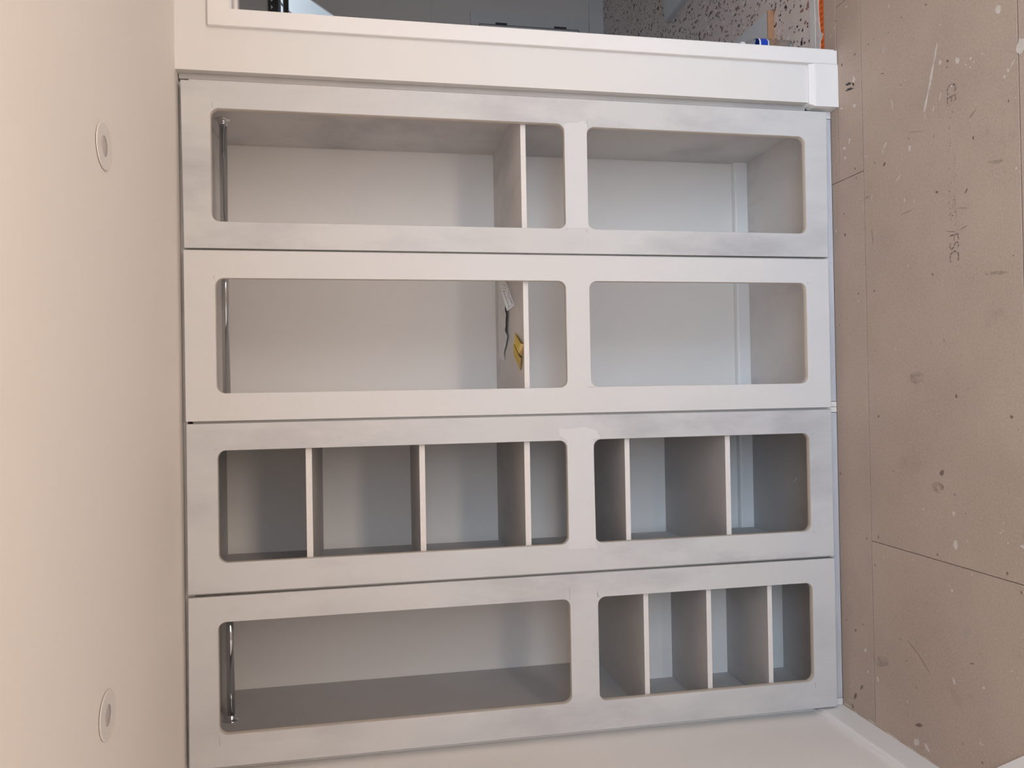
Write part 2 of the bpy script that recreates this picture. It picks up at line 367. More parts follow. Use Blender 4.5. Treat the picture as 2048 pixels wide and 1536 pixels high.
# ---------------------------------------------------------------- wardrobes
def rrect(x0, x1, z0, z1, r, n=10):
    out = []
    for cx, cz, a in ((x1-r, z1-r, 0), (x0+r, z1-r, 90), (x0+r, z0+r, 180), (x1-r, z0+r, 270)):
        for i in range(n+1):
            t = math.radians(a+90*i/n); out.append((cx+r*math.cos(t), cz+r*math.sin(t)))
    return out
DT = .026
def door(name, outer, holes, mat, parent):
    """one sheet of board with two routed openings, its arrises eased"""
    cu = bpy.data.curves.new(name, 'CURVE'); cu.dimensions = '2D'; cu.fill_mode = 'BOTH'
    e = .0016
    def spl(pts):
        s = cu.splines.new('POLY'); s.points.add(len(pts)-1)
        for q, pp in zip(s.points, pts): q.co = (pp[0], pp[1], 0, 1)
        s.use_cyclic_u = True
    spl(outer)
    for h in holes: spl(h)
    cu.extrude = DT/2-e; cu.bevel_depth = e; cu.bevel_resolution = 1; cu.offset = -e
    t = bpy.data.objects.new('tmp', cu); C.objects.link(t); bpy.context.view_layer.update()
    me = bpy.data.meshes.new_from_object(t.evaluated_get(bpy.context.evaluated_depsgraph_get()))
    bpy.data.objects.remove(t); bpy.data.curves.remove(cu)
    me.materials.clear(); me.name = name
    for v in me.vertices: x, z, y = v.co; v.co = (x, DT/2-y, z+ZO)
    me.update()
    me.materials.append(M[mat]); me.materials.append(M['cut_edge'])
    o = link(name, me, [], parent)
    xs = [p[0] for p in outer]; zs = [p[1] for p in outer]
    for f in me.polygons:
        c = f.center; inside = min(xs)+.02 < c.x < max(xs)-.02 and min(zs)+.02 < c.z-ZO < max(zs)-.02
        f.material_index = 1 if (abs(f.normal.y) < .35 and inside) else 0
    return o
R0 = .028
def hole(x0, x1, z0, z1): return rrect(x0, x1, z0, z1, R0)
T = .018; YB = .0275; YE = .654
def board_x(name, x0, x1, y0, y1, z0, z1, par, mat='carcass', **kw):
    """carcass board whose front edge is faced with lighter filler"""
    bm = bmesh.new(); add_box(bm, x0, x1, y0, y1, z0, z1, .0006)
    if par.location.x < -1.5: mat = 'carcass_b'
    o = bm_obj(name, bm, [mat, 'shelf_edge'], par, **kw)
    for f in o.data.polygons:
        if f.normal.y < -.9: f.material_index = 1
    return o

wr = empty('wardrobe', (-.567, .30, FL), 'white-primed fitted double wardrobe next to the doorway, two tall open hanging bays over lower bays', 'wardrobe')
XRi, XRo = -.0151, .0122
board_x('side_panel', XRi, XRo, YB, YE-.001, FL+.001, 2.342, wr)
board_x('side_panel', -1.1432, -1.1232, YB, YE-.001, FL+.001, 2.342, wr)
board_x('centre_post', -.590, -.545, YB, YB+.018, 1.2025, 2.341, wr)
board_x('centre_post', -.590, -.545, YB, YB+.018, .008, 1.1825, wr)
board_x('top_panel', -1.1232, XRi, YB, YE-.001, 2.342, 2.360, wr)
board_x('bottom_panel', -1.1232, XRi, YB, .628, -.011, .007, wr)
board_x('shelf', -1.1232, XRi, YB+.003, YE-.001, 1.183, 1.202, wr)
box('plinth', -1.1215, XRi-.0022, YB, YB+.016, FL+.0015, -.012, 'plinth', wr, bev=.0005)
box('filler_strip', .0124, .0305, YB-.001, YB+.018, .0705, 2.372, 'filler', wr, label='scuffed filler strip beside the doorway pier')
box('filler_strip', -1.1430, .0065, .040, .056, 2.361, 2.3755, 'carcass', wr)
ln = lambda pts: pts
d1 = door('door', [(-.5640, 2.3574), (-.0015, 2.3624), (.0015, -.0050), (-.5635, .0002)],
          [hole(-.4735, -.0915, 1.0450, 2.2690), hole(-.4735, -.0985, .0885, .9600)], 'door_a', wr)
d1['label'] = 'grey-scuffed open door frame beside the doorway'
d2 = door('door', [(-1.1440, 2.3598), (-.5705, 2.3597), (-.5708, .0000), (-1.1447, .0009)],
          [hole(-1.0510, -.6640, 1.0490, 2.2605), hole(-1.0505, -.6640, .0950, .9605)], 'door_b', wr)
d2['label'] = 'whitest, cleanest of the open door frames'

wl = empty('wardrobe', (-1.72, .30, FL), 'white-primed wardrobe in the left corner, with wide shelves and hanging bay over shoe shelves', 'wardrobe')
XD0, XD1 = -1.728, -1.710
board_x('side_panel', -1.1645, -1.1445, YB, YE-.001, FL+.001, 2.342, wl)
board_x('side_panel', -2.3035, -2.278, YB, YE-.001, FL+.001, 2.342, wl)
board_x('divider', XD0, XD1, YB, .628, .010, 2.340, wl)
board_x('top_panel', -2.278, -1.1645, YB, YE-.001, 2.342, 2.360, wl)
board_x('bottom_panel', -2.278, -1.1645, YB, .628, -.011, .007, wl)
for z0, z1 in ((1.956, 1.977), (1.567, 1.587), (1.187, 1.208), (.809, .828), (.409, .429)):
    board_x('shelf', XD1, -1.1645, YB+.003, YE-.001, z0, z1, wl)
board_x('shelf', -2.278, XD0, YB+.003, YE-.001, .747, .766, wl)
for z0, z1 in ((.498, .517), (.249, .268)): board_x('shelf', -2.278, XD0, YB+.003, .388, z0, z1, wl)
box('back_panel', -2.278, XD0, .388, .400, .007, .747, 'wall', wl, label='white back panel closing the shoe shelves')
box('plinth', -2.2762, -1.1665, YB, YB+.016, FL+.0015, -.012, 'plinth', wl, bev=.0005)
box('filler_strip', -2.322, -1.1445, .040, .056, 2.361, 2.3755, 'carcass', wl)
box('filler_strip', -2.322, -2.3037, YB+.012, YB+.03, .078, 2.361, 'carcass', wl)
d3 = door('door', [(-1.7190, 2.3601), (-1.1518, 2.3579), (-1.1525, .0011), (-1.7176, .0015)],
          [hole(-1.6190, -1.2430, 1.0550, 2.2610), hole(-1.6190, -1.2420, .0950, .9550)], 'door_c', wl)
d3['label'] = 'most scuffed door frame, in front of the wide shelves'
d4 = door('door', [(-2.2977, 2.3633), (-1.7295, 2.3593), (-1.7265, .0000), (-2.2972, .0017)],
          [hole(-2.1925, -1.8165, 1.0540, 2.2670), hole(-2.1935, -1.8160, .0950, .9495)], 'door_d', wl)
d4['label'] = 'door frame nearest the left wall, in front of the shoe shelves'

# white filler patches over the middle rails, pencil and joint lines
def patch(pts, par): prism('filler_patch', pts, 'y', -.0004, .0004, 'patch', par, label='whiter filler patch over the middle rail')
patch([(-.0985, .9575), (-.088, .958), (-.0875, .9665), (-.0785, .967), (-.0790, .985), (-.0860, .992), (-.0865, 1.020), (-.0925, 1.0445), (-.4700, 1.0445), (-.4690, .961), (-.30, .9605), (-.13, .9605)], d1)
patch([(-1.2400, .9560), (-1.2360, .930), (-1.2080, .945), (-1.1960, .990), (-1.2020, 1.060), (-1.1980, 1.085), (-1.2240, 1.082), (-1.2420, 1.0545), (-1.40, 1.0545), (-1.6180, 1.0545), (-1.6330, 1.062), (-1.6380, 1.048), (-1.6360, .965), (-1.6420, .949), (-1.6200, .9535), (-1.40, .9553)], d3)
def lines(par, segs):
    bm = bmesh.new()
    for (x0, z0, x1, z1) in segs:
        a = Vector((x0, z0)); b = Vector((x1, z1)); d = (b-a).normalized(); n = Vector((-d.y, d.x))*.00055
        add_prism(bm, [tuple(a+n), tuple(b+n), tuple(b-n), tuple(a-n)], 'y', -.0003, .0002)
    bm_obj('pencil_lines', bm, 'pencil', par, kind='stuff', label='thin pencil and joint lines')
lines(d1, [(-.074, .957, -.0985, .9575), (-.4735, .967, -.487, .967), (-.481, 1.045, -.4735, 1.040), (-.0905, 2.262, -.073, 2.262)])
lines(d2, [(-.664, .094, -.664, .083), (-1.051, .945, -1.051, .975), (-.655, 2.2640, -.666, 2.2642)])
lines(d3, [(-1.243, .088, -1.2435, .072), (-1.612, .088, -1.628, .084), (-1.236, 2.262, -1.241, 2.269), (-1.43, .17, -1.41, .15)])
lines(d4, [(-1.8165, 1.056, -1.775, 1.056), (-1.816, .951, -1.790, .951), (-1.800, .953, -1.816, .953), (-2.197, .093, -2.217, .093), (-2.1960, 2.2680, -2.226, 2.2665), (-1.815, .945, -1.800, .952)])

# hanging rails: chromed tube between dished flanges
def rail(par, x0, x1, ends):
    r = .0142; yc, zc = .340, 2.2855
    o = lathe('hanging_rail', [(0, 0, 0), (r, 0, 0), (r, x1-x0, 0), (0, x1-x0, 0)], (x0, yc, zc), (1, 0, 0), 'chrome', par, n=40)
    fp = [(0, .0, 0), (.029, .0, 0), (.030, .002, 0), (.026, .0045, 0), (.019, .007, 0), (.0172, .010, 0), (.0170, .021, 0), (.0150, .0222, 0), (0, .0222, 0)]
    for x, s in ends: lathe('rail_flange', fp, (x, yc, zc), (s, 0, 0), 'chrome', o, n=36)
rail(wr, -1.1232, XRi, [(XRi, -1), (-1.1232, 1)])
rail(wl, -2.278, XD0, [(-2.278, 1), (XD0, -1)])
# little cup hook under the shelf of the bay next to the doorway
hk = bmesh.new(); ret = []
for i in range(14):
    t = i/13*4.3; cx = Vector((XRi-.010-.010*math.sin(t), .364, 1.128-.010*math.cos(t)))
    ret.append([hk.verts.new(cx+Vector((math.sin(t)*math.cos(a)*.0022, math.sin(a)*.0022, math.cos(t)*math.cos(a)*.0022))) for a in [j*math.pi/3 for j in range(6)]])
for a, b in zip(ret, ret[1:]):
    for j in range(6): hk.faces.new((a[j], a[(j+1) % 6], b[(j+1) % 6], b[j]))
bm_obj('cup_hook', hk, 'steel', wr, smooth=True)

# ---------------------------------------------------------------- ceiling downlights
def downlight(x, y, label):
    e = empty('ceiling_downlight', (x, y, CEIL), label, 'downlight', 'recessed downlights in the ceiling')
    lathe('trim_ring', [(.0245, .0010, 0), (.0249, .0040, 0), (.0545, .0044, 0), (.0570, .0032, 0), (.0572, .0020, 0), (.0550, .0016, 0), (.050, .0016, 0), (.050, -.001, 0)], (x, y, CEIL), (0, 0, -1), 'lampring', e, n=64, flat=True)
    lathe('lens', [(0, .0026, 0), (.008, .0030, 0), (.012, .0022, 0), (.0248, .0030, 0), (.0248, -.001, 0)], (x, y, CEIL), (0, 0, -1), 'lens', e, n=40)
    lathe('shadow_gap', [(.0, .0002, 0), (.0545, .0002, 0), (.0545, -.001, 0)], (x, y, CEIL), (0, 0, -1), 'gapdark', e, n=48)  # dark disc painted in for the shadow behind the ring
downlight(-.457, -.745, 'round white recessed downlight in the ceiling, the one nearer the doorway')
downlight(-1.804, -.773, 'round white recessed downlight in the ceiling, the one nearer the left wall')

# ---------------------------------------------------------------- paper and sandpaper on the shelf
SZ = 1.202
lf = empty('leaflet', (-.78, .42, SZ), 'crumpled white printed leaflet lying open at the back of a hanging bay shelf', 'leaflet')
random.seed(5)
def grid(bm, fn, nu, nv, mi=0):
    V = [[bm.verts.new(fn(i/nu, j/nv)) for j in range(nv+1)] for i in range(nu+1)]
    for i in range(nu):
        for j in range(nv):
            f = bm.faces.new((V[i][j], V[i+1][j], V[i+1][j+1], V[i][j+1])); f.material_index = mi
def sheetf(u, v):
    # u: 0 right -> 1 left ; v: 0 front -> 1 back
    xf = -.600-.335*u; 
    front = .335+.012*math.sin(u*23)+.008*math.sin(u*51) + (.12*max(0, u-.72)/.28 if u > .72 else 0)
    back = .575-.010*math.sin(u*7)
    y = front+(back-front)*v
    lift = .0115*(1-v)**1.6*(1-max(0, u-.62)/.38 if u > .62 else 1)
    z = SZ+.0012+lift+.0025*math.sin(u*31+v*5)*(1-v)*(.3+.7*v)
    return (xf+.02*v, y, max(z, SZ+.0008))
bm = bmesh.new(); grid(bm, sheetf, 48, 14); o = bm_obj('sheet', bm, 'paper', lf, smooth=True)
A_, B_, C_, D_, E_ = Vector((-.600, .262, 1.232)), Vector((-.6385, .2412, 1.2245)), Vector((-.7300, .2000, 1.2035)), Vector((-.7530, .1985, 1.2330)), Vector((-.6826, .2400, 1.2440))
E0 = Vector((-.605, .285, 1.252))
def flap(u, v):
    top = E0.lerp(E_, min(1, u*2)) if u < .5 else E_.lerp(D_, (u-.5)*2)
    bot = Vector((-.600, .238, 1.236)).lerp(Vector((-.6785, .2238, 1.2150)), min(1, u*2)) if u < .5 else Vector((-.6785, .2238, 1.2150)).lerp(C_, (u-.5)*2)
    p = top.lerp(bot, v); p.y -= .003*math.sin(v*math.pi); return p
bm = bmesh.new(); grid(bm, flap, 16, 6); bm_obj('printed_flap', bm, 'paper', lf, smooth=True, label='curled-up printed corner')
bm = bmesh.new()
def pr(u0, v0, u1, v1, w):
    n = 6
    for i in range(n):
        if random.random() < .18: continue
        a = (u0+(u1-u0)*i/n, v0+(v1-v0)*i/n); b = (u0+(u1-u0)*(i+.8)/n, v0+(v1-v0)*(i+.8)/n)
        du, dv = (0, w) if abs(u1-u0) > abs(v1-v0) else (w*.35, 0)
        q = [flap(a[0]-du, a[1]-dv), flap(b[0]-du, b[1]-dv), flap(b[0]+du, b[1]+dv), flap(a[0]+du, a[1]+dv)]
        vs = [bm.verts.new(Vector(t)+Vector((0, -.0006, .0004))) for t in q]; bm.faces.new(vs)
pr(.48, .30, .95, .38, .028); pr(.40, .74, .90, .80, .018); pr(.20, .86, .80, .90, .015); pr(.44, .20, .46, .60, .03); pr(.36, .25, .38, .7, .02)
pr(.93, .15, .95, .90, .02); pr(.80, .80, .92, .84, .05); pr(.15, .45, .33, .62, .03); pr(.55, .62, .78, .66, .015); pr(.97, .1, .975, .5, .02)
bm_obj('printed_lines', bm, 'print', lf, kind='stuff')

sp = empty('sandpaper', (-.90, .10, SZ), 'yellow folded piece of sandpaper with brown backing, on the shelf beside the printed leaflet', 'sandpaper')
def folded(name, P, th=.0012):
    """P: front crease bottom a,b ; top front c,d ; top back e,f -> bent sheet open at the front"""
    bm = bmesh.new()
    a, b, c, d, e, f = [Vector(q) for q in P]
    def strip(s0, s1, t0, t1, mi):
        q = [s0, s1, t1, t0]; n = (q[1]-q[0]).cross(q[3]-q[0]).normalized()*th/2
        vs = [bm.verts.new(v+n) for v in q]+[bm.verts.new(v-n) for v in q]
        fs = [bm.faces.new(vs[0:4]), bm.faces.new(vs[7:3:-1])]+[bm.faces.new((vs[i], vs[(i+1) % 4], vs[4+(i+1) % 4], vs[4+i])) for i in range(4)]
        for g in fs: g.material_index = mi
    strip(c, d, e, f, 0)                          # upper leaf, abrasive side up
    strip(a, b, Vector((e.x, e.y, SZ+.004)), Vector((f.x, f.y, SZ+.004)), 1)   # lower leaf
    strip(e, f, Vector((e.x, e.y, SZ+.003)), Vector((f.x, f.y, SZ+.003)), 0)
    mid0, mid1 = a.lerp(c, .88)+Vector((0, .003, 0)), b.lerp(d, .88)+Vector((0, .003, 0))
    strip(a, b, mid0, mid1, 1)
    return bm_obj(name, bm, ['sand', 'sand_back'], sp)
folded('fold', [(-.8905, .028, SZ+.0012), (-.9350, .060, SZ+.0012), (-.8890, .0260, 1.2155), (-.9235, .0210, 1.2240), (-.8382, .1763, 1.2080), (-.8827, .1150, 1.2220)])
folded('fold', [(-.9400, .066, SZ+.0012), (-.9850, .090, SZ+.0012), (-.9375, .0279, 1.2205), (-.9740, .0752, 1.2120), (-.8830, .1311, 1.2225), (-.9250, .1250, 1.2220)])

# ---------------------------------------------------------------- things on the hall floor and in the near corner
b2 = empty('white_board', (.45, .75, FL), 'white-faced board with bare timber edge lying on the terrazzo behind the plastic bottle', 'board')
box('board_face', .20, .612, .4485, 1.30, FL+.001, FL+.030, 'board', b2, bev=.001)
box('timber_lipping', .30, .612, .440, .4485, FL+.001, FL+.030, 'timber', b2, bev=.0008, label='bare brown timber edge')
b1 = empty('hall_board', (1.4, 1.3, FL), 'grey-white panel lying on the terrazzo deeper in the hall', 'board')
box('panel_face', 1.115, 1.75, .95, 1.63, FL+.020, FL+.040, 'board', b1, bev=.0015)
box('panel_base', 1.119, 1.746, .954, 1.626, FL+.001, FL+.020, 'board', b1, bev=.001)
b3 = empty('paint_board', (-2.22, -.95, FL), 'plain white board on the brown floor by the left wall, only its corner showing', 'board')
box('board_sheet', 0, .62, 0, .45, 0, .006, 'trim', None, bev=.001)
o = C.objects[-1] if False else bpy.data.objects['board_sheet']
# its far right edge runs from the skirting towards the camera
P0 = Vector((-2.2150, -.7110)); dr = (Vector((-2.1148, -.8354))-Vector((-2.1931, -.7384))).normalized(); nl = Vector((dr.y, -dr.x))
if nl.x > 0: nl = -nl
mb = o.data
for v in mb.vertices:
    a, b, z = v.co.x, v.co.y, v.co.z-ZO
    q = P0+dr*a+nl*b*.0
    v.co = (q.x+nl.x*b*min(1, .10+a*1.0), q.y+nl.y*b*min(1, .10+a*1.0), FL+.001+z+ZO)
o.parent = b3; o.matrix_parent_inverse = Matrix.Translation(-Vector(b3.location))

BX, BY = .3875, .3141
bt = empty('water_bottle', (BX, BY, FL), 'clear ridged plastic water bottle with blue and white label standing on the terrazzo', 'bottle')
prof = [(0, .004, 0), (.018, .002, 0), (.028, .001, 0), (.0315, .006, 0)]
for i in range(40):
    t = .010+i*.100/39; prof.append((.0308+.0013*math.cos(i*math.pi/2), t, 0))
prof += [(.0310, .112, 0), (.0310, .158, 0), (.0305, .166, 0), (.027, .180, 0), (.021, .192, 0), (.0145, .202, 0), (.0125, .207, 0), (.0125, .214, 0)]
lathe('bottle_body', prof, (BX, BY, FL+.0005), (0, 0, 1), 'plastic', bt, n=40)
lathe('bottle_cap', [(0, .228, 0), (.0140, .2275, 0), (.0145, .213, 0), (.0128, .2125, 0)], (BX, BY, FL+.0005), (0, 0, 1), 'label_white', bt, n=24)
lathe('label_wrap', [(.0312, .113, 0), (.0317, .114, 0), (.0317, .118, 0), (.0317, .1185, 1), (.0317, .150, 1), (.0317, .1505, 0), (.0317, .156, 0), (.0312, .157, 0)], (BX, BY, FL+.0005), (0, 0, 1), ['label_white', 'label_blue'], bt, n=40)

